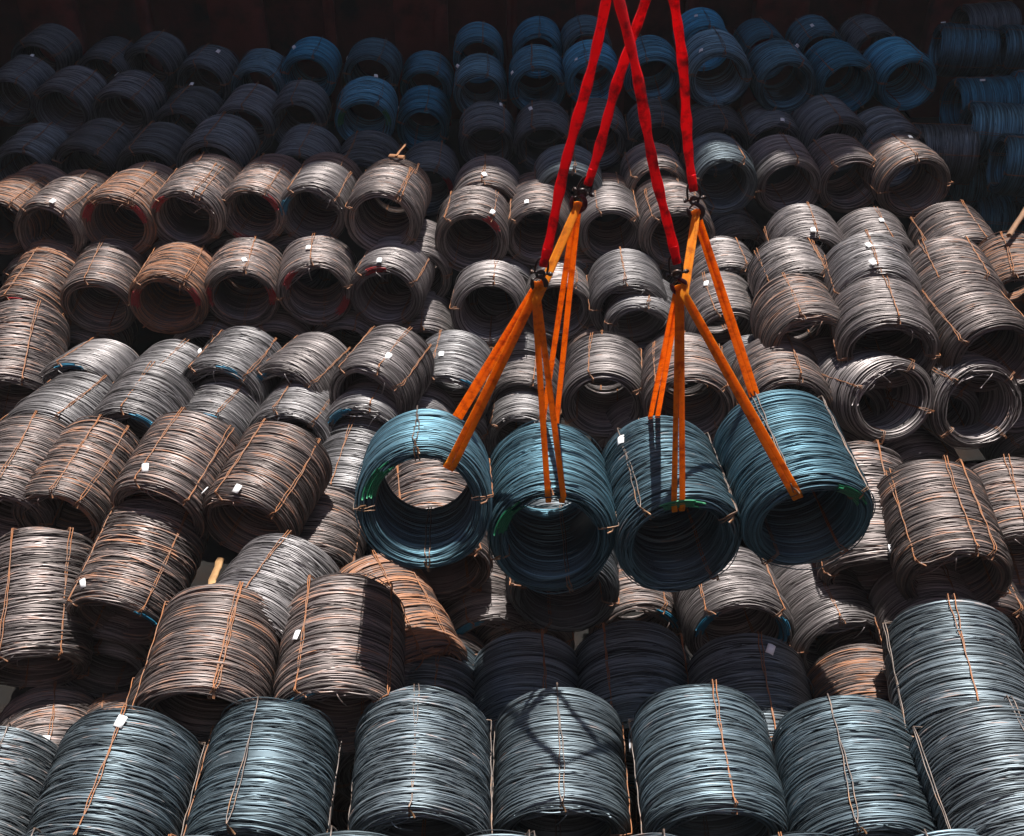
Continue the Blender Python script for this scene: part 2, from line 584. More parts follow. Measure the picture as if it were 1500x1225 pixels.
def put_coil(row, x, y, w, look, back=None, yaw=None, e=None, L=1.32, D=1.25, ties=None, tag=None, paint=None, sq=(1, 1), atback=False,
             label=None, mesh=None, roll=None, name='wire_coil', cat='wire coil', group='wire coils'):
    """x, y: photograph pixel of the top of the front rim (of the back rim if atback); w: apparent width there"""
    jy = rnd.uniform(-1.5, 1.5)
    if row in REFW and not (row == 'o' and x > 1000):
        wr = float(np.interp(x, *REFW[row]))
        wn = 0.3 * w + 0.7 * wr
        D = max(1.08, min(1.45, D * w / wn))
        w = wn * D / 1.25      # distance follows the row, the size follows the picture
    if back is not None and not isinstance(back, tuple):
        back = (None, back)
    if back is not None:
        yw, ee, L = solve(x, y, w, back, L, D, yaw)
    else:
        yw, ee = R_(yaw if yaw is not None else jy), R_(e if e is not None else (rnd.uniform(-5, -2) if row in 'pq' else rnd.uniform(0, 2)))
    A, U = axis_of(yw, ee), up_of(yw, ee)
    t = min(FPX * D / w, (H - 1.02 * D) / -ray(x, y)[2])
    P = CAM + ray(x, y) * t
    if atback:
        P = P - L * A
    R = D / 2
    s = R / RO * 1.03
    if sq == (1, 1) and row != 'hang':
        sq = (rnd.uniform(0.99, 1.05), rnd.uniform(0.92, 1.0))
    C = P - U * R * sq[1] + A * (L / 2)
    M3 = Matrix.Rotation(-yw, 3, 'Z') @ Matrix.Rotation(ee, 3, 'X')
    base = Vector(C) - M3 @ Vector((0, 0, R * sq[1]))
    root = link(name, None)
    root.empty_display_size = 0.2
    root.location = base
    root.rotation_mode = 'QUATERNION'
    root.rotation_quaternion = M3.to_quaternion()
    root.scale = (s * sq[0], L / LEN, s * sq[1])
    root['category'] = cat
    root['group'] = group
    i = counter[0]
    counter[0] += 1
    wd = link('wire_winding', WIND[mesh if mesh is not None else (i * 5 + i // 8) % len(WIND)], root, kind='stuff')
    wd.location = (0, 0, RO)
    rl = roll if roll is not None else rnd.uniform(0, 6.28)
    wd.rotation_euler = (0, rl, 0)
    lk = LOOK[look]
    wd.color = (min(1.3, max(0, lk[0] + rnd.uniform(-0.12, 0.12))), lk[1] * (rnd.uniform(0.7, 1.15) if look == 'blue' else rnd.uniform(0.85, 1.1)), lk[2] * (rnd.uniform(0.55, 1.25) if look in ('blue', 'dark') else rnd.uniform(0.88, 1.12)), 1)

    def to_local(p):
        q = np.array(M3.transposed() @ Vector(p - np.array(base)))
        return q / np.array(root.scale) - np.array((0, 0, RO))

    def hit(px, py):
        """where the ray through a pixel meets the outside of the coil, as (angle from top, y)"""
        o = np.array(M3.transposed() @ Vector(CAM - np.array(base))) / np.array(root.scale) - np.array((0, 0, RO))
        d = np.array(M3.transposed() @ Vector(ray(px, py))) / np.array(root.scale)
        aa, bb, cc = d[0] ** 2 + d[2] ** 2, o[0] * d[0] + o[2] * d[2], o[0] ** 2 + o[2] ** 2 - RO ** 2
        dis = bb * bb - aa * cc
        t = (-bb - math.sqrt(max(0, dis))) / aa
        p = o + d * t
        return math.atan2(p[0], p[2]), p[1]

    angs = [hit(*t)[0] for t in ties] if ties else []
    if not angs:
        a0 = R_(rnd.uniform(-25, 40))
        angs = [a0]
    while len(angs) < 4:
        angs.append(angs[-1] + R_(rnd.uniform(80, 100)))
    for k, a in enumerate(angs):
        tl = TIESG if look in ('teal', 'hang', 'blue') and (i + k) % 4 else TIES
        t = link('tie_wire', tl[(i + k * 2) % len(tl)], root)
        t.location = (0, 0, RO)
        t.rotation_euler = (0, a, 0)
    if tag:
        for tp in ([tag] if not isinstance(tag, list) else tag):
            a, yy = hit(*tp)
            yy = max(-LEN / 2 + 0.03, min(LEN / 2 - 0.05, yy))
            t = link('label_tag', TAG, root)
            r = RO + 0.03
            t.location = (r * math.sin(a), yy, RO + r * math.cos(a))
            t.rotation_euler = (R_(rnd.uniform(8, 22)), a, R_(rnd.uniform(-25, 25)))
            t.scale = (1, LEN / L, 1)
    if row in 'kjmnhgil' and rnd.random() < 0.7 or row in 'pofq' and rnd.random() < 0.25:
        t = link('loose_wires', LOOSE[i % 4], root, kind='stuff')
        t.location = (0, 0, RO)
        t.rotation_euler = (0, R_(rnd.uniform(-40, 40)), 0)
        t.color = wd.color
    if paint:
        for c, deg in paint:
            t = link('painted_wires', PAINT[c], root, label=f'rim wires daubed with {c} paint')
            t.location = (0, 0, RO)
            t.rotation_euler = (0, R_(deg), 0)
    coils.append(dict(o=root, row=row, x=pix(C)[0], look=lk[3], tag=bool(tag), label=label, C=C, A=A, U=U, R=R, L=L, M3=M3, base=np.array(base), sc=np.array(root.scale), px=(x, y, w)))
    return coils[-1]


ROWNAME = {}
c = put_coil
# ---- rear rows, in the shade of the raised rear wall -----------------------------------------------------
ROWNAME['t'] = 'the rearmost row against the bulkhead'
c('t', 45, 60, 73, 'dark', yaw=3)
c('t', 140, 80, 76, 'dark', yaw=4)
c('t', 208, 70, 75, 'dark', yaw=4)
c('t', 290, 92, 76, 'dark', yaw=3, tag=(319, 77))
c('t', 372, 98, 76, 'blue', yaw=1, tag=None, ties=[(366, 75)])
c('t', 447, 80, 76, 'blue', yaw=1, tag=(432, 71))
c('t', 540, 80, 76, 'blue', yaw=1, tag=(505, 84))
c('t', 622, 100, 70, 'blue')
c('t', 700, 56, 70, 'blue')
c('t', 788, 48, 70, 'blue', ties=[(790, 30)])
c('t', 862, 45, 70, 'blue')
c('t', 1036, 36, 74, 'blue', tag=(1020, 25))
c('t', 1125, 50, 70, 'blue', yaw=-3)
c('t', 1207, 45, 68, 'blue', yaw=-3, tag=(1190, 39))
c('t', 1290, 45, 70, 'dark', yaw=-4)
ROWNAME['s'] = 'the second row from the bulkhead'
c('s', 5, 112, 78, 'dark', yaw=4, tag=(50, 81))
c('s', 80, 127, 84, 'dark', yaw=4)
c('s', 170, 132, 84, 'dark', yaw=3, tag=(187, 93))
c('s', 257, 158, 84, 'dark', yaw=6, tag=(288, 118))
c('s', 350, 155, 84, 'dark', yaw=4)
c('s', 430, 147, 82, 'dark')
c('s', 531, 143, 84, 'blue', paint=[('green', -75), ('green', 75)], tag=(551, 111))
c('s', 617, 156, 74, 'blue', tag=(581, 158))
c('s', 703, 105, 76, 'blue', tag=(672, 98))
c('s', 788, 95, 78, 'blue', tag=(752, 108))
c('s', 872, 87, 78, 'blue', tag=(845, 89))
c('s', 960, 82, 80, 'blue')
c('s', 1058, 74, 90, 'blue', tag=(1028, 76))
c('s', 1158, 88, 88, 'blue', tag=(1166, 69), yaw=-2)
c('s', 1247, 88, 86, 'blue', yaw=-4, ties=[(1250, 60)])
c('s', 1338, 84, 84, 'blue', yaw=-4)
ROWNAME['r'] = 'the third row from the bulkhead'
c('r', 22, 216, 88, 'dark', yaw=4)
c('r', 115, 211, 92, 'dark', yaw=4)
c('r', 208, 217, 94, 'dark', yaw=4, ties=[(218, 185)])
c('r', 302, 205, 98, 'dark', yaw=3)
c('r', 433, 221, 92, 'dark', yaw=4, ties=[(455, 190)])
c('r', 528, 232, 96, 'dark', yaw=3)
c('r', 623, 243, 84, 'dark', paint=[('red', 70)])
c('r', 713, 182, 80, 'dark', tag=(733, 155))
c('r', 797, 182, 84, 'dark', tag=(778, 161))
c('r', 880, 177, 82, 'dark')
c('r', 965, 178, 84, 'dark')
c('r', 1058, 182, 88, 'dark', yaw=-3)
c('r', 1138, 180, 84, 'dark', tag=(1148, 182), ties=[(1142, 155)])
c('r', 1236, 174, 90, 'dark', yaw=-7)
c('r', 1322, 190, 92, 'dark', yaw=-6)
ROWNAME['q'] = 'the row at the edge of the shade'
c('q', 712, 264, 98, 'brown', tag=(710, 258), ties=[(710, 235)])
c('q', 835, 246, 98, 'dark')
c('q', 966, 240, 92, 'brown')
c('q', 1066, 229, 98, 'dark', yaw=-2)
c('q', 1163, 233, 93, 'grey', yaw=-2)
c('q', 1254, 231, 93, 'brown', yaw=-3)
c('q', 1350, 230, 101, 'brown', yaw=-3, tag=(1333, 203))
# ---- first sunlit row ------------------------------------------------------------------------------
ROWNAME['p'] = 'the first sunlit row'
c('p', -12, 290, 100, 'rusty', yaw=5)
c('p', 60, 298, 104, 'brown', yaw=5, tag=(35, 331), ties=[(60, 270), (100, 305)])
c('p', 162, 284, 104, 'rusty', yaw=4, paint=[('red', -60), ('red', 60)], ties=[(135, 265), (205, 275)])
c('p', 263, 278, 104, 'brown', yaw=3, paint=[('red', -50)], ties=[(295, 268), (228, 270)])
c('p', 363, 272, 98, 'brown', yaw=3, paint=[('red', 55), ('red', 205)], ties=[(395, 270)])
c('p', 453, 271, 98, 'grey', yaw=2, ties=[(500, 278)], paint=[('blue', -70)])
c('p', 556, 278, 106, 'brown', yaw=3, ties=[(590, 270), (525, 265)])
c('p', 690, 308, 103, 'brown', yaw=2, tag=(720, 313), paint=[('red', 45)], ties=[(725, 300)])
c('p', 788, 304, 98, 'brown', tag=(772, 298))
c('p', 897, 304, 96, 'grey', ties=[(930, 300)])
c('p', 997, 305, 104, 'brown', tag=None, ties=[(955, 310)])
ROWNAME['o'] = 'the second sunlit row'
c('o', 22, 433, 104, 'rusty', yaw=6, back=(75, 352), ties=[(30, 400)], paint=[('red', 0)])
c('o', 131, 410, 104, 'brown', yaw=5, back=(160, 349), ties=[(140, 375)])
c('o', 236, 401, 110, 'rusty', yaw=4, back=(262, 355), ties=[(285, 385)], paint=[('red', -75), ('red', 70)])
c('o', 346, 393, 106, 'brown', yaw=4, back=(362, 350), tag=(358, 383), ties=[(368, 365)], paint=[('red', -85), ('red', 85)])
c('o', 458, 382, 106, 'brown', yaw=2, back=(462, 345), tag=(452, 365), ties=[(458, 355)], paint=[('red', -55), ('red', 120)])
c('o', 561, 388, 106, 'grey', yaw=8, back=(585, 348), tag=(527, 434), ties=[(618, 395)], paint=[('red', -15)])
c('o', 716, 409, 108, 'grey', back=(720, 383), ties=[(725, 393)])
c('o', 820, 411, 98, 'grey', ties=[(850, 440)], back=383)
c('o', 925, 412, 108, 'silver', back=(918, 366), ties=[(912, 390)])
c('o', 1092, 342, 84, 'grey', yaw=-5)
c('o', 1196, 343, 106, 'grey', yaw=-4, tag=(1193, 344), ties=[(1186, 310)], back=(1178, 300))
c('o', 1300, 350, 106, 'grey', yaw=-5, tag=(1291, 325), ties=[(1291, 320)], back=(1275, 307))
c('o', 1428, 348, 108, 'brown', yaw=-6, back=(1392, 296), ties=[(1348, 340), (1425, 320)])
ROWNAME['n'] = 'the third sunlit row'
c('n', 1070, 386, 106, 'grey', yaw=-3, back=(1056, 349))
c('n', 1182, 393, 118, 'grey', yaw=-4, back=(1158, 348), ties=[(1195, 365), (1120, 395)])
c('n', 1296, 391, 126, 'silver', yaw=-4, back=(1276, 343), tag=[(1273, 362), (1283, 397)], ties=[(1280, 370)])
c('n', 1420, 400, 126, 'brown', yaw=-7, back=(1390, 346), ties=[(1365, 385), (1430, 375)])
c('n', 1512, 398, 122, 'rusty', yaw=-5, back=(1492, 343))
ROWNAME['m'] = 'the fourth sunlit row'
c('m', 944, 445, 106, 'silver', back=(945, 402), ties=[(950, 420)])
c('m', 1075, 453, 114, 'grey', back=(1054, 400), tag=(1035, 418), ties=[(1040, 430)])
c('m', 1196, 457, 128, 'brown', back=(1165, 402), ties=[(1160, 430), (1228, 420)])
c('m', 1314, 466, 134, 'grey', back=(1292, 404), ties=[(1305, 430)])
c('m', 1470, 470, 134, 'brown', back=(1408, 400), ties=[(1470, 430)])
ROWNAME['l'] = 'the row of rings beside the slings'
c('l', 887, 546, 122, 'grey', back=(888, 491), ties=[(940, 590)])
c('l', 1015, 548, 128, 'brown', back=(1008, 492), ties=[(960, 530)])
c('l', 1163, 550, 132, 'brown', back=(1140, 494), ties=[(1165, 525)])
c('l', 1305, 529, 134, 'grey', yaw=-13, e=-24, ties=[(1360, 600)])
c('l', 1437, 534, 132, 'grey', yaw=-8, e=-22, ties=[(1490, 590)])
c('l', 1515, 552, 118, 'brown', yaw=-5)
# ---- left middle -----------------------------------------------------------------------------------
ROWNAME['k'] = 'the sagging row below the sunlit rings'
c('k', -2, 552, 118, 'brown', back=(22, 440), sq=(1, 1), D=1.3)
c('k', 105, 530, 112, 'silver', back=(152, 498), paint=[('blue', -5)], sq=(1.05, 0.85))
c('k', 212, 545, 116, 'silver', back=(260, 500), sq=(1.05, 0.9), paint=[('blue', -50)])
c('k', 316, 531, 118, 'silver', back=(360, 480), ties=[(385, 520)], tag=(294, 517), paint=[('blue', 25)])
c('k', 416, 536, 118, 'grey', back=(470, 490), paint=[('blue', -60)], ties=[(490, 530)])
c('k', 535, 535, 122, 'grey', back=(582, 478), tag=(568, 524), ties=[(577, 510), (505, 530)])
c('k', 655, 547, 114, 'silver', back=(668, 486), tag=(647, 521), paint=[('blue', 45)])
c('k', 765, 556, 106, 'grey', back=(772, 505))
c('k', 413, 462, 98, 'grey', yaw=2, L=1.1)
c('k', 512, 467, 84, 'grey', yaw=2, L=1.1)
c('k', 612, 476, 96, 'grey', back=(650, 430), L=1.1)
ROWNAME['j'] = 'the row behind the lower left coils'
c('j', 55, 601, 128, 'silver', back=(122, 546), sq=(1.1, 0.9), ties=[(130, 570)])
c('j', 178, 599, 128, 'silver', back=(224, 536), ties=[(200, 565)], paint=[('blue', 35)])
c('j', 296, 602, 122, 'silver', back=(342, 545), ties=[(348, 570)], paint=[('blue', 15)], tag=(262, 577))
c('j', 418, 599, 122, 'silver', back=(452, 546), ties=[(420, 570), (478, 590)])
c('j', 528, 592, 122, 'silver', back=(560, 541), ties=[(555, 570)], paint=[('blue', -40)])
c('j', 660, 612, 110, 'grey', back=(655, 567))
c('j', 765, 604, 102, 'silver', back=(770, 558))
ROWNAME['i'] = 'the large lower left row'
c('i', -18, 715, 140, 'brown', back=(42, 606), ties=[(5, 690)])
c('i', 68, 718, 140, 'brown', back=(140, 613), ties=[(110, 665), (35, 690)])
c('i', 214, 706, 146, 'brown', back=(280, 604), tag=(214, 688), ties=[(240, 640), (318, 660)])
c('i', 346, 724, 148, 'brown', back=(412, 619), tag=[(297, 718), (342, 728)], ties=[(365, 650), (440, 690)])
c('i', 495, 712, 128, 'silver', back=(528, 610), ties=[(495, 680)])
ROWNAME['h'] = 'the row behind the front rows'
c('h', 28, 955, 152, 'brown', back=(45, 774), ties=[(15, 820), (90, 940)])
c('h', 150, 875, 152, 'brown', back=(218, 727), tag=(124, 857), ties=[(150, 780), (250, 800)], paint=[('blue', 65)])
c('h', 352, 884, 172, 'silver', back=(425, 786), ties=[(400, 810)])
c('h', 606, 950, 165, 'rusty', back=(535, 815), ties=[(560, 840), (625, 880)])
c('h', 718, 900, 146, 'grey', back=(700, 815), ties=[(675, 850)], paint=[('blue', -35)])
c('h', 828, 815, 152, 'dark', e=-6)
c('h', 940, 884, 138, 'brown', back=(925, 815), paint=[('blue', 45)])
c('h', 1092, 878, 150, 'grey', back=(1062, 800), ties=[(1130, 850)], paint=[('blue', -60), ('blue', 75)])
c('h', 1244, 903, 150, 'grey', back=(1192, 816), ties=[(1208, 860)])
c('h', 1400, 905, 160, 'grey', back=(1365, 824), ties=[(1385, 840)])
c('h', 1520, 910, 150, 'grey', back=(1495, 834), ties=[(1480, 870)])
c('h', 1297, 812, 152, 'brown', back=(1266, 648), ties=[(1295, 700)], tag=(1306, 808))
c('h', 1420, 802, 162, 'brown', back=(1372, 674), ties=[(1405, 730), (1330, 780)])
c('h', 1455, 765, 130, 'grey', back=(1440, 680))
c('h', 1520, 775, 150, 'brown', back=(1490, 672), ties=[(1480, 690)])
c('h', 640, 792, 152, 'brown', back=(632, 670), ties=[(585, 720)])
# ---- front rows ------------------------------------------------------------------------------------
ROWNAME['g'] = 'the second row from the front'
c('g', 140, 950, 142, 'silver', L=1.0, yaw=2, sq=(1.0, 0.8))
c('g', 276, 1006, 188, 'brown', back=(318, 855), ties=[(332, 930), (198, 990)])
c('g', 486, 1000, 186, 'brown', back=(497, 840), tag=(437, 933), ties=[(445, 920), (570, 930)], paint=[('blue', -45)])
c('g', 612, 1062, 172, 'dark', back=(628, 932))
c('g', 775, 1066, 174, 'dark', back=(772, 927), ties=[(795, 980)])
c('g', 945, 1052, 174, 'dark', back=(930, 912), ties=[(890, 980)])
c('g', 1125, 1078, 182, 'dark', back=(1097, 931), tag=(1127, 954), ties=[(1120, 980)])
c('g', 1308, 1086, 182, 'rusty', back=(1275, 945), ties=[(1318, 1010)])
c('g', 1452, 1040, 200, 'teal', back=(1408, 878), ties=[(1410, 940)])
c('g', 45, 1118, 152, 'brown', back=(60, 1008), ties=[(75, 1050)], tag=(67, 1087))
c('g', 165, 1080, 120, 'rusty', back=(172, 1018), ties=[(150, 1035)])
ROWNAME['f'] = 'the front row of teal coils'
for (x, y, w, tie, tg) in ((-5, 1065, 170, (12, 1070), None), (180, 1040, 204, (165, 1080), (177, 1060)), (395, 1028, 200, (365, 1080), None),
                           (617, 1010, 196, (608, 1050), None), (820, 1008, 190, (820, 1050), None), (1030, 1003, 198, (1055, 1060), (928, 1092)),
                           (1248, 1022, 204, (1225, 1070), None), (1458, 1027, 204, (1490, 1050), None)):
    c('f', x, y, w * (1.0 if x > 1400 else 0.935), 'teal', atback=True, ties=[tie], tag=tg, e=2)
ROWNAME['e'] = 'the row at the bottom edge'
for (x, y, w) in ((70, 1222, 222), (292, 1228, 222), (512, 1218, 222), (735, 1222, 222), (958, 1224, 222), (1180, 1226, 222), (1400, 1220, 222)):
    c('e', x, y, w, 'teal', atback=True, e=0)

# ---- the layer underneath, seen through the gaps ------------------------------------------------------
for k in [k for k in coils if k['row'] in 'pomlnihgk']:
    if k['C'][2] > 1.75:
        lk = k['look']
        cc = k['C'] + np.array((0.5 * (1 if rnd.random() < 0.5 else -1), rnd.uniform(-0.1, 0.1), -1.12))
        cc[2] = max(cc[2], 0.66)
        yw = R_(rnd.uniform(-4, 4))
        A, U = axis_of(yw, 0.0), up_of(yw, 0.0)
        P = cc + U * 0.625 - A * 0.62
        v = P - CAM
        f = v[1] * CP - v[2] * SP
        qx, qy = pix(P)
        m = put_coil('u', float(qx), float(qy), FPX * 1.25 / f, rnd.choice(['grey', 'brown', 'silver']), yaw=math.degrees(yw), e=0.0, L=1.24)
        m['over'] = k

def behind(k, look, dz=-0.12, L=0.62):  # short coils added to keep the sun out of the bores
    cc = k['C'] + k['A'] * (k['L'] / 2 + 0.05 + L / 2) + np.array((0, 0, dz))
    yw = math.atan2(k['A'][0], k['A'][1])
    A, U = axis_of(yw, 0.0), up_of(yw, 0.0)
    P = cc + U * 0.625 - A * (L / 2)
    v = P - CAM
    f = v[1] * CP - v[2] * SP
    qx, qy = pix(P)
    m = put_coil('u', float(qx), float(qy), FPX * 1.25 / f, look, yaw=math.degrees(yw), e=0.0, L=L)
    m['over'] = k
    m['rel'] = 'added sun-blocking coil behind the one '


for k in [k for k in coils if k['row'] == 'p']:
    behind(k, 'brown')
for k in [k for k in coils if k['row'] == 'l' and k['x'] < 1050]:
    behind(k, 'grey', -0.35)

# ---- coils lying across, at the right side of the hold ----------------------------------------------
ROWNAME['x'] = 'the crosswise upper right stack'
for (x, y, w, look, tg) in ((1450, 8, 70, 'dark', None), (1420, 40, 74, 'blue', (1404, 36)), (1512, 42, 74, 'blue', None),
                            (1445, 118, 80, 'blue', (1480, 118)), (1535, 110, 80, 'blue', None),
                            (1472, 158, 84, 'blue', None), (1385, 188, 84, 'dark', None), (1522, 205, 88, 'blue', None),
                            (1432, 232, 80, 'blue', None), (1472, 290, 80, 'blue', None), (1540, 288, 82, 'blue', None)):
    D = 1.25
    t = FPX * D / w
    P = CAM + ray(x, y) * t
    yw = R_(90 + rnd.uniform(-8, 8))
    o = c('x', x, y, w, look, yaw=math.degrees(yw), e=rnd.uniform(-3, 3), tag=tg)
    o['o'].location -= Vector(o['A']) * (o['L'] / 2)

# ---- the four coils on the hoist --------------------------------------------------------------------
ROWNAME['hang'] = 'hang'
HG = []
hl = ['blue-green wire coil hanging leftmost on the orange slings', 'blue-green hanging coil with two orange straps over its top middle',
      'blue-green hanging coil second from right with a white tag at its back', 'large blue-green coil hanging rightmost with green paint on its rim']
for (args, kw) in (((617, 652, 196, 'hang'), dict(yaw=-3, e=-21, L=1.25, ties=[(610, 630)], paint=[('green', -58)])),
                   ((811, 712, 190, 'hang'), dict(back=(803, 620), ties=[(800, 660)], paint=[('green', -60)])),
                   ((1003, 726, 190, 'hang'), dict(back=(965, 615), ties=[(1055, 690), (925, 690)], tag=(912, 648), paint=[('green', -3)])),
                   ((1204, 702, 194, 'hang'), dict(back=(1146, 572), ties=[(1130, 640), (1240, 660)], paint=[('green', 38)]))):
    HG.append(put_coil('hang', *args, label=hl[len(HG)], group='coils hanging from the slings', **kw))

# ------------------------------------------------------------------ labels
for row in sorted({k['row'] for k in coils}):
    members = sorted([k for k in coils if k['row'] == row], key=lambda k: k['x'])
    for i, k in enumerate(members):
        if 'over' in k:
            continue
        if k['label']:
            lab = k['label']
        else:
            n = len(members)
            if i == 0:
                o = 'leftmost'
            elif i == n - 1:
                o = 'rightmost'
            else:
                o = ORD[i] + ' from left'
            lab = f"{k['look']} coil{' with white tag' if k['tag'] else ''}, {o} in {ROWNAME[row]}"
        k['o']['label'] = lab
        k['where'] = f"{o} in {ROWNAME[row]}" if not k['label'] else ''

for k in coils:
    if 'over' in k:
        k['o']['label'] = k.get('rel', 'lower-layer coil under the one ') + k['over']['where']
        k['o']['group'] = 'added sun-blocking coils' if 'rel' in k else 'coils of the lower layer'

# ------------------------------------------------------------------ the hold
mb = MB()
box(mb, (0, 13, -0.5), (40, 41.5, 1.0))
link('floor', mb.mesh('floor', M_FLOOR, False), kind='structure')
BY = 31.4
SL = Matrix.Rotation(R_(2.6), 4, 'Z')       # rear wall turned so the edge of its cast shade slants
bw = link('bulkhead', None, label='dark maroon steel bulkhead with vertical frames behind the coils', cat='bulkhead')
bw.location = (0, BY, 0)
bw.rotation_euler = (0, 0, R_(2.6))
mb = MB()
box(mb, (0, 0.5, 24.2), (46, 0.1, 48.4))  # height above the view added to cast shade over the rear rows
link('plating', mb.mesh('plating', M_BULK, False), bw)
fm = {}
for k in range(17):
    w = 1.5 if k % 2 else 0.28
    if w not in fm:
        mb = MB()
        box(mb, (0, 0.2, 24.1), (w, 0.5, 48.2))
        fm[w] = mb.mesh('frame', M_RIB, False)
    link('frame', fm[w], bw).location = (-20.4 + k * 2.55, 0, 0)
mb = MB()
for z in (6.5, 12, 17, 22, 27, 32, 37):
    box(mb, (0, 0.35, z), (45.8, 0.2, 0.22))
link('stringers', mb.mesh('stringers', M_BULK, False), bw)
for s in (-1, 1):
    wl = link('side_wall', None, label=f"dark steel side wall of the hold on the {'left' if s < 0 else 'right'}", cat='wall')
    mb = MB()
    box(mb, (s * 16.4, 12, 6.5), (0.2, 37, 13.0))
    link('plating', mb.mesh('side_plating', M_BULK, False), wl)
    for k in range(14):
        mb = MB()
        box(mb, (s * 16.2, -5.5 + k * 2.6, 6.45), (0.25, 0.3, 12.8))
        link('frame', mb.mesh('side_frame', M_BULK, False), wl)
fb = link('sky_block_wall', None, label='unseen dark wall added behind the viewpoint to block low sky light', cat='bulkhead')
mb = MB()
box(mb, (0, -7.0, 13.5), (34, 0.2, 27.0))  # added wall out of view, tall enough to keep low sky off coil fronts
link('plating', mb.mesh('sky_block_plating', M_BULK, False), fb)

# ------------------------------------------------------------------ slings and hooks
def at_y(px, py, Y):
    r = ray(px, py)
    return CAM + r * (Y / r[1])


def strap_point(h, a, y, r):
    """a point of a coil's own frame in the world: angle a from its top, y along its axis, radius r"""
    p = np.array((r * math.sin(a), y, RO + r * math.cos(a))) * h['sc']
    return h['base'] + np.array(h['M3'] @ Vector(p))


def smooth(pts, n=10):
    pts = [np.asarray(p, float) for p in pts]
    P = [2 * pts[0] - pts[1]] + pts + [2 * pts[-1] - pts[-2]]
    out = []
    for i in range(1, len(P) - 2):
        for k in range(n):
            t = k / n
            a, b, cc, d = P[i - 1], P[i], P[i + 1], P[i + 2]
            out.append(0.5 * ((2 * b) + (cc - a) * t + (2 * a - 5 * b + 4 * cc - d) * t * t + (3 * b - a - 3 * cc + d) * t ** 3))
    out.append(pts[-1])
    return np.array(out)


def lerp_path(pts, n=14):
    out = []
    for a, b in zip(pts[:-1], pts[1:]):
        for k in range(n):
            out.append(np.asarray(a) + (np.asarray(b) - np.asarray(a)) * k / n)
    out.append(np.asarray(pts[-1]))
    return np.array(out)


HK = {  # saddle of each hook, where an orange sling hangs
    'A': at_y(789, 418, 8.30), 'B': at_y(846, 300, 8.70), 'C': at_y(1019, 312, 8.75), 'D': at_y(995, 422, 8.30)}
TOP = {'A': at_y(795, 383, 8.30), 'B': at_y(861, 264, 8.70), 'C': at_y(1015, 273, 8.75), 'D': at_y(988, 380, 8.30)}
APEX = {'A': at_y(899, -45, 8.32), 'D': at_y(897, -45, 8.32), 'B': at_y(976, -105, 8.70), 'C': at_y(977, -105, 8.72)}


def hook_thing(key, label):
    hook, top = HK[key], TOP[key]
    o = link('lifting_hook', None, label=label, cat='hook', group='hooks between the red and orange slings')
    o.location = hook
    d = top - hook
    Ld = np.linalg.norm(d)
    d = d / Ld
    sx = np.array((1.0, 0, 0))
    sx = sx - d * np.dot(sx, d)
    sx /= np.linalg.norm(sx)
    sy = np.cross(d, sx)

    def L2(u, v, w=0.0):
        return sx * u + d * v + sy * w
    # shackle bow round the red sling end
    s = Ld
    bulk = 0.82
    mb = MB()
    bow = [L2(-0.052, s * 0.52), L2(-0.055, s * 0.75), L2(-0.045, s + 0.0), L2(-0.02, s + 0.035), L2(0.02, s + 0.035), L2(0.045, s), L2(0.055, s * 0.75), L2(0.052, s * 0.52)]
    tube(mb, smooth(bow, 5), 0.012 * bulk, 8)
    link('shackle_bow', mb.mesh('shackle_bow', M_HOOK), o)
    mb = MB()
    tube(mb, [L2(-0.085, s * 0.52), L2(-0.083, s * 0.52), L2(0.085, s * 0.52), L2(0.105, s * 0.52)], 0.0155 * bulk, 8)
    tube(mb, [L2(0.068, s * 0.52), L2(0.094, s * 0.52)], 0.026 * bulk, 6)
    tube(mb, [L2(-0.092, s * 0.52), L2(-0.07, s * 0.52)], 0.026 * bulk, 6)
    link('shackle_pin', mb.mesh('shackle_pin', M_HOOK), o)
    # eye of the hook
    mb = MB()
    t = np.linspace(0, 2 * math.pi, 20)
    ey = np.array([L2(0.034 * math.cos(a), s * 0.52 - 0.012 + 0.034 * math.sin(a)) for a in t])
    tube(mb, ey, 0.014, 8, cap=False)
    link('hook_eye', mb.mesh('hook_eye', M_HOOK), o)
    mb = MB()
    cv = [L2(0.0, s * 0.52 - 0.05), L2(0.012, 0.085), L2(0.052, 0.045), L2(0.06, 0.0), L2(0.03, -0.045), L2(-0.012, -0.045), L2(-0.05, -0.012), L2(-0.062, 0.035), L2(-0.07, 0.055)]
    P = smooth(cv, 6)
    rad = np.interp(np.linspace(0, 1, len(P)), [0, 0.2, 0.5, 0.8, 1], [0.018, 0.021, 0.03, 0.02, 0.009])
    tube(mb, P, rad, 9)
    link('hook_body', mb.mesh('hook_body', M_HOOKRED if key in 'BD' else M_HOOK), o)
    mb = MB()
    tube(mb, [L2(0.015, 0.095), L2(-0.03, 0.07), L2(-0.062, 0.045)], 0.008, 6)
    link('safety_latch', mb.mesh('safety_latch', M_HOOK), o)
    return o


hook_thing('A', 'dark steel hook and shackle under the leftmost red sling end')
hook_thing('B', 'reddish hook and shackle highest on the left, before a dark coil')
hook_thing('C', 'dark steel hook and shackle highest on the right')
hook_thing('D', 'reddish hook and shackle low on the right, between the orange slings')


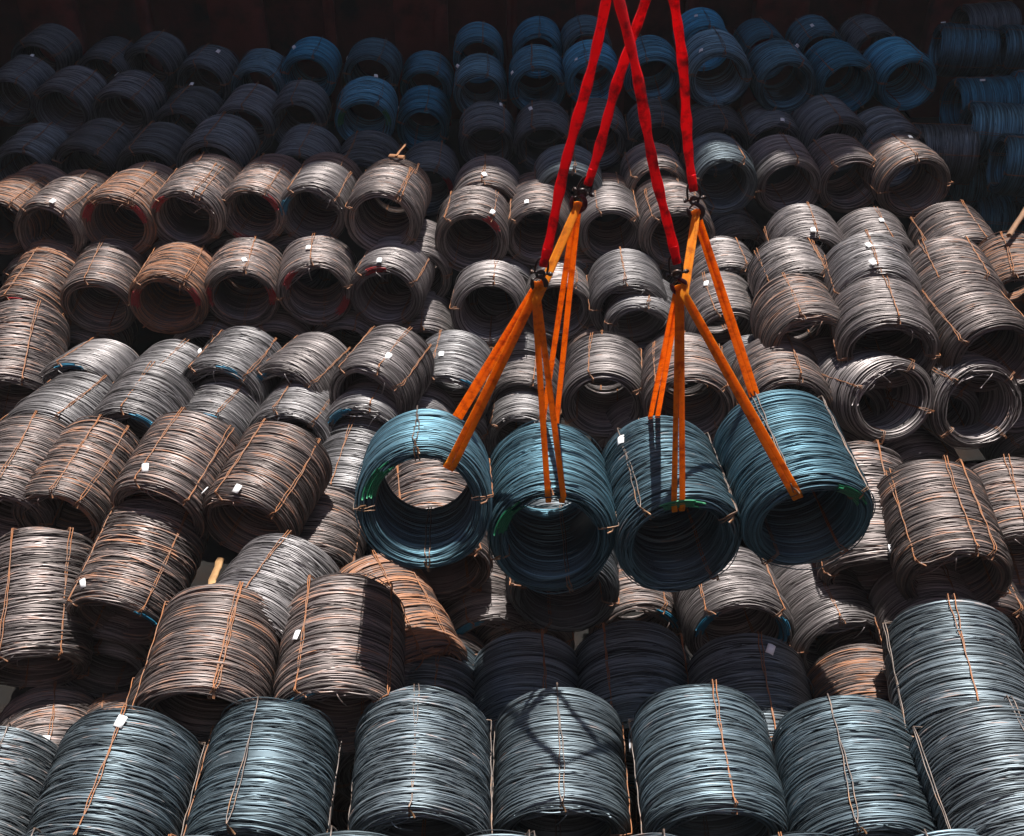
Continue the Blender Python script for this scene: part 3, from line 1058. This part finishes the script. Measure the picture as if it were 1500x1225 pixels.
def red_sling(key, label):
    a, b = TOP[key], APEX[key]
    o = link('red_sling', None, label=label, cat='sling', group='red lifting slings')
    o.location = a
    rs = np.random.RandomState(ord(key))
    n = 60
    t = np.linspace(0, 1, n)
    d = (b - a)
    side = np.cross(d / np.linalg.norm(d), (0, -1, 0.4))
    side /= np.linalg.norm(side)
    bow = np.array((0, -1, 0.4)) * 0.02
    P = t[:, None] * d + np.sin(t * math.pi)[:, None] * bow + (0.012 * np.sin(9 * t + rs.uniform(0, 6)))[:, None] * side
    an = 0.5 * np.sin(5 * t + rs.uniform(0, 6)) + rs.uniform(-0.3, 0.3)
    front = np.array((0, -1, 0.35))
    fd = np.cos(an)[:, None] * side + np.sin(an)[:, None] * front
    hw = 0.039 + 0.004 * np.sin(23 * t + rs.uniform(0, 6)) + 0.004 * np.sin(51 * t)
    hw = hw * np.interp(t, [0, 0.03, 0.07, 1], [0.62, 0.85, 1, 1])
    mb = MB()
    tube(mb, P, 0, 12, flat=(fd, hw, 0.019))
    link('sleeve', mb.mesh('sleeve', M_RED), o)
    mb = MB()      # the seam that runs along the sleeve
    sp = P + fd * (hw[:, None] * 0.98)
    tube(mb, sp, 0.0075, 6)
    link('seam', mb.mesh('seam', M_RED), o)
    # the eye: the sling end folded round the shackle bow
    mb = MB()
    e = [P[3], P[0], P[0] - d / np.linalg.norm(d) * 0.03, P[0] + front * 0.03 - d / np.linalg.norm(d) * 0.028, P[3] + front * 0.035]
    tube(mb, smooth(e, 5), 0, 10, flat=(side, 0.036, 0.009))
    link('sling_eye', mb.mesh('sling_eye', M_RED), o)


red_sling('A', 'red sling running from upper middle down to the leftmost hook')
red_sling('B', 'red sling ending highest, at the hook left of centre')
red_sling('C', 'rightmost red sling, nearly upright')
red_sling('D', 'red sling slanting down to the right, crossing another one')


def orange_sling(key, h, ang, label, via=None, gap=0.034, width=0.028, backgap=None):
    hook = HK[key]
    o = link('orange_sling', None, label=label, cat='sling', group='orange webbing slings round the hanging coils')
    o.location = hook
    l = LEN / 2
    for s in (-1, 1):
        da = s * gap / RI
        a = ang + da
        F0 = strap_point(h, a, -l - 0.035, RI - 0.02)
        F00 = strap_point(h, a * 1.0, -l - 0.04, RI + 0.05)
        F1 = strap_point(h, a, -l + 0.05, RI - 0.03)
        Mi = strap_point(h, a, 0.0, RI - 0.03)
        B1 = strap_point(h, a, l - 0.05, RI - 0.03)
        B0 = strap_point(h, a, l + 0.035, RI - 0.02)
        B00 = strap_point(h, a, l + 0.04, RI + 0.05)
        off = np.array((s * 0.012, 0, 0))
        pre = [hook + off + (0, -0.03, 0.0)]
        if via is not None:
            pre.append(via + off * 1.2)
        front = lerp_path(pre + [F00], 16)
        mid = smooth([F00, F0, F1, Mi, B1, B0, B00], 5)
        back = lerp_path([B00, hook + off + (0, 0.03, 0.0)], 20)
        top = smooth([hook + off + (0, 0.03, 0), hook + off + (0, 0.0, 0.022), hook + off + (0, -0.03, 0)], 4)
        P = np.concatenate([front[:-1], mid[:-1], back[:-1], top])
        n = len(P)
        tang = np.array(h['M3'] @ Vector((math.cos(a), 0, -math.sin(a))))
        ax = h['A']
        D = np.tile(tang, (n, 1))
        hw = np.full(n, width)
        nf = len(front) - 1
        tw = 0.9 * np.sin(np.linspace(0, math.pi, nf)) * s * rnd.uniform(0.1, 0.5)
        view = -np.array((0, CP, -SP))
        for i in range(nf):
            D[i] = tang * math.cos(tw[i]) + view * math.sin(tw[i])
        hw[:nf] *= np.interp(np.linspace(0, 1, nf), [0, 0.08, 1], [0.75, 0.95, 1.0])
        mb = MB()
        tube(mb, P - hook, 0, 10, flat=(D, hw, 0.0065), cap=False)
        link('strand', mb.mesh('strand', M_ORANGE), o)
    return o


orange_sling('A', HG[0], R_(33), 'leftmost orange sling, through the leftmost hanging coil', gap=0.026)
orange_sling('B', HG[1], R_(2), 'orange sling from the upper left hook to the second hanging coil', via=at_y(786, 440, 8.22), gap=0.066)
orange_sling('D', HG[2], R_(-7), 'orange sling from the lower right hook to the third hanging coil', gap=0.036)
orange_sling('C', HG[3], R_(-27), 'rightmost orange sling, through the rightmost hanging coil', via=at_y(1002, 432, 8.22), gap=0.024)

# ------------------------------------------------------------------ bits of timber
def timber(name, a, b, w, t, label, mat=None):
    a, b = np.asarray(a, float), np.asarray(b, float)
    o = bpy.data.objects.new(name, None)
    mb = MB()
    n = 7
    P = a + (b - a) * np.linspace(0, 1, n)[:, None] + nrs.normal(0, 0.004, (n, 3))
    tube(mb, P - a, 0, 8, flat=((0.8, 0.1, 0.6), w * (1 + nrs.normal(0, 0.06, n)), t))
    o = link(name, mb.mesh(name, mat or M_WOOD, False), label=label, cat='timber')
    o.location = a


def at_t(px, py, t):
    return CAM + ray(px, py) * t


timber('dunnage_board', at_t(310, 856, 12.9), at_t(324, 818, 13.05), 0.06, 0.022, 'pale yellow dunnage board stuck beside a silver-grey coil')
timber('timber_pole', at_t(1478, 345, 17.0), at_t(1512, 292, 17.6), 0.045, 0.035, 'brown wooden pole leaning at the right edge by blue coils', M_POLE)
timber('broken_board', at_t(570, 228, 20.9), at_t(592, 231, 20.6), 0.04, 0.015, 'broken orange board lying on the dim coils', M_SPLIT)
timber('broken_board', at_t(580, 229, 20.7), at_t(594, 212, 20.9), 0.035, 0.015, 'short splinter standing up from the broken orange board', M_SPLIT)

# ------------------------------------------------------------------ thin volume added to lift the blacks
hm = bpy.data.materials.new('black_lift_haze')
hm.use_nodes = True
hn = hm.node_tree
hn.nodes.remove(hn.nodes['Principled BSDF'])
pv = hn.nodes.new('ShaderNodeVolumePrincipled')
pv.inputs['Color'].default_value = (0.85, 0.88, 0.92, 1)
pv.inputs['Density'].default_value = 0.00032
hn.links.new(pv.outputs[0], hn.nodes['Material Output'].inputs['Volume'])
mb = MB()
box(mb, (0, 13, 24.0), (60, 60, 52.0))
link('black_lift_haze', mb.mesh('black_lift_haze', hm, False), kind='stuff')
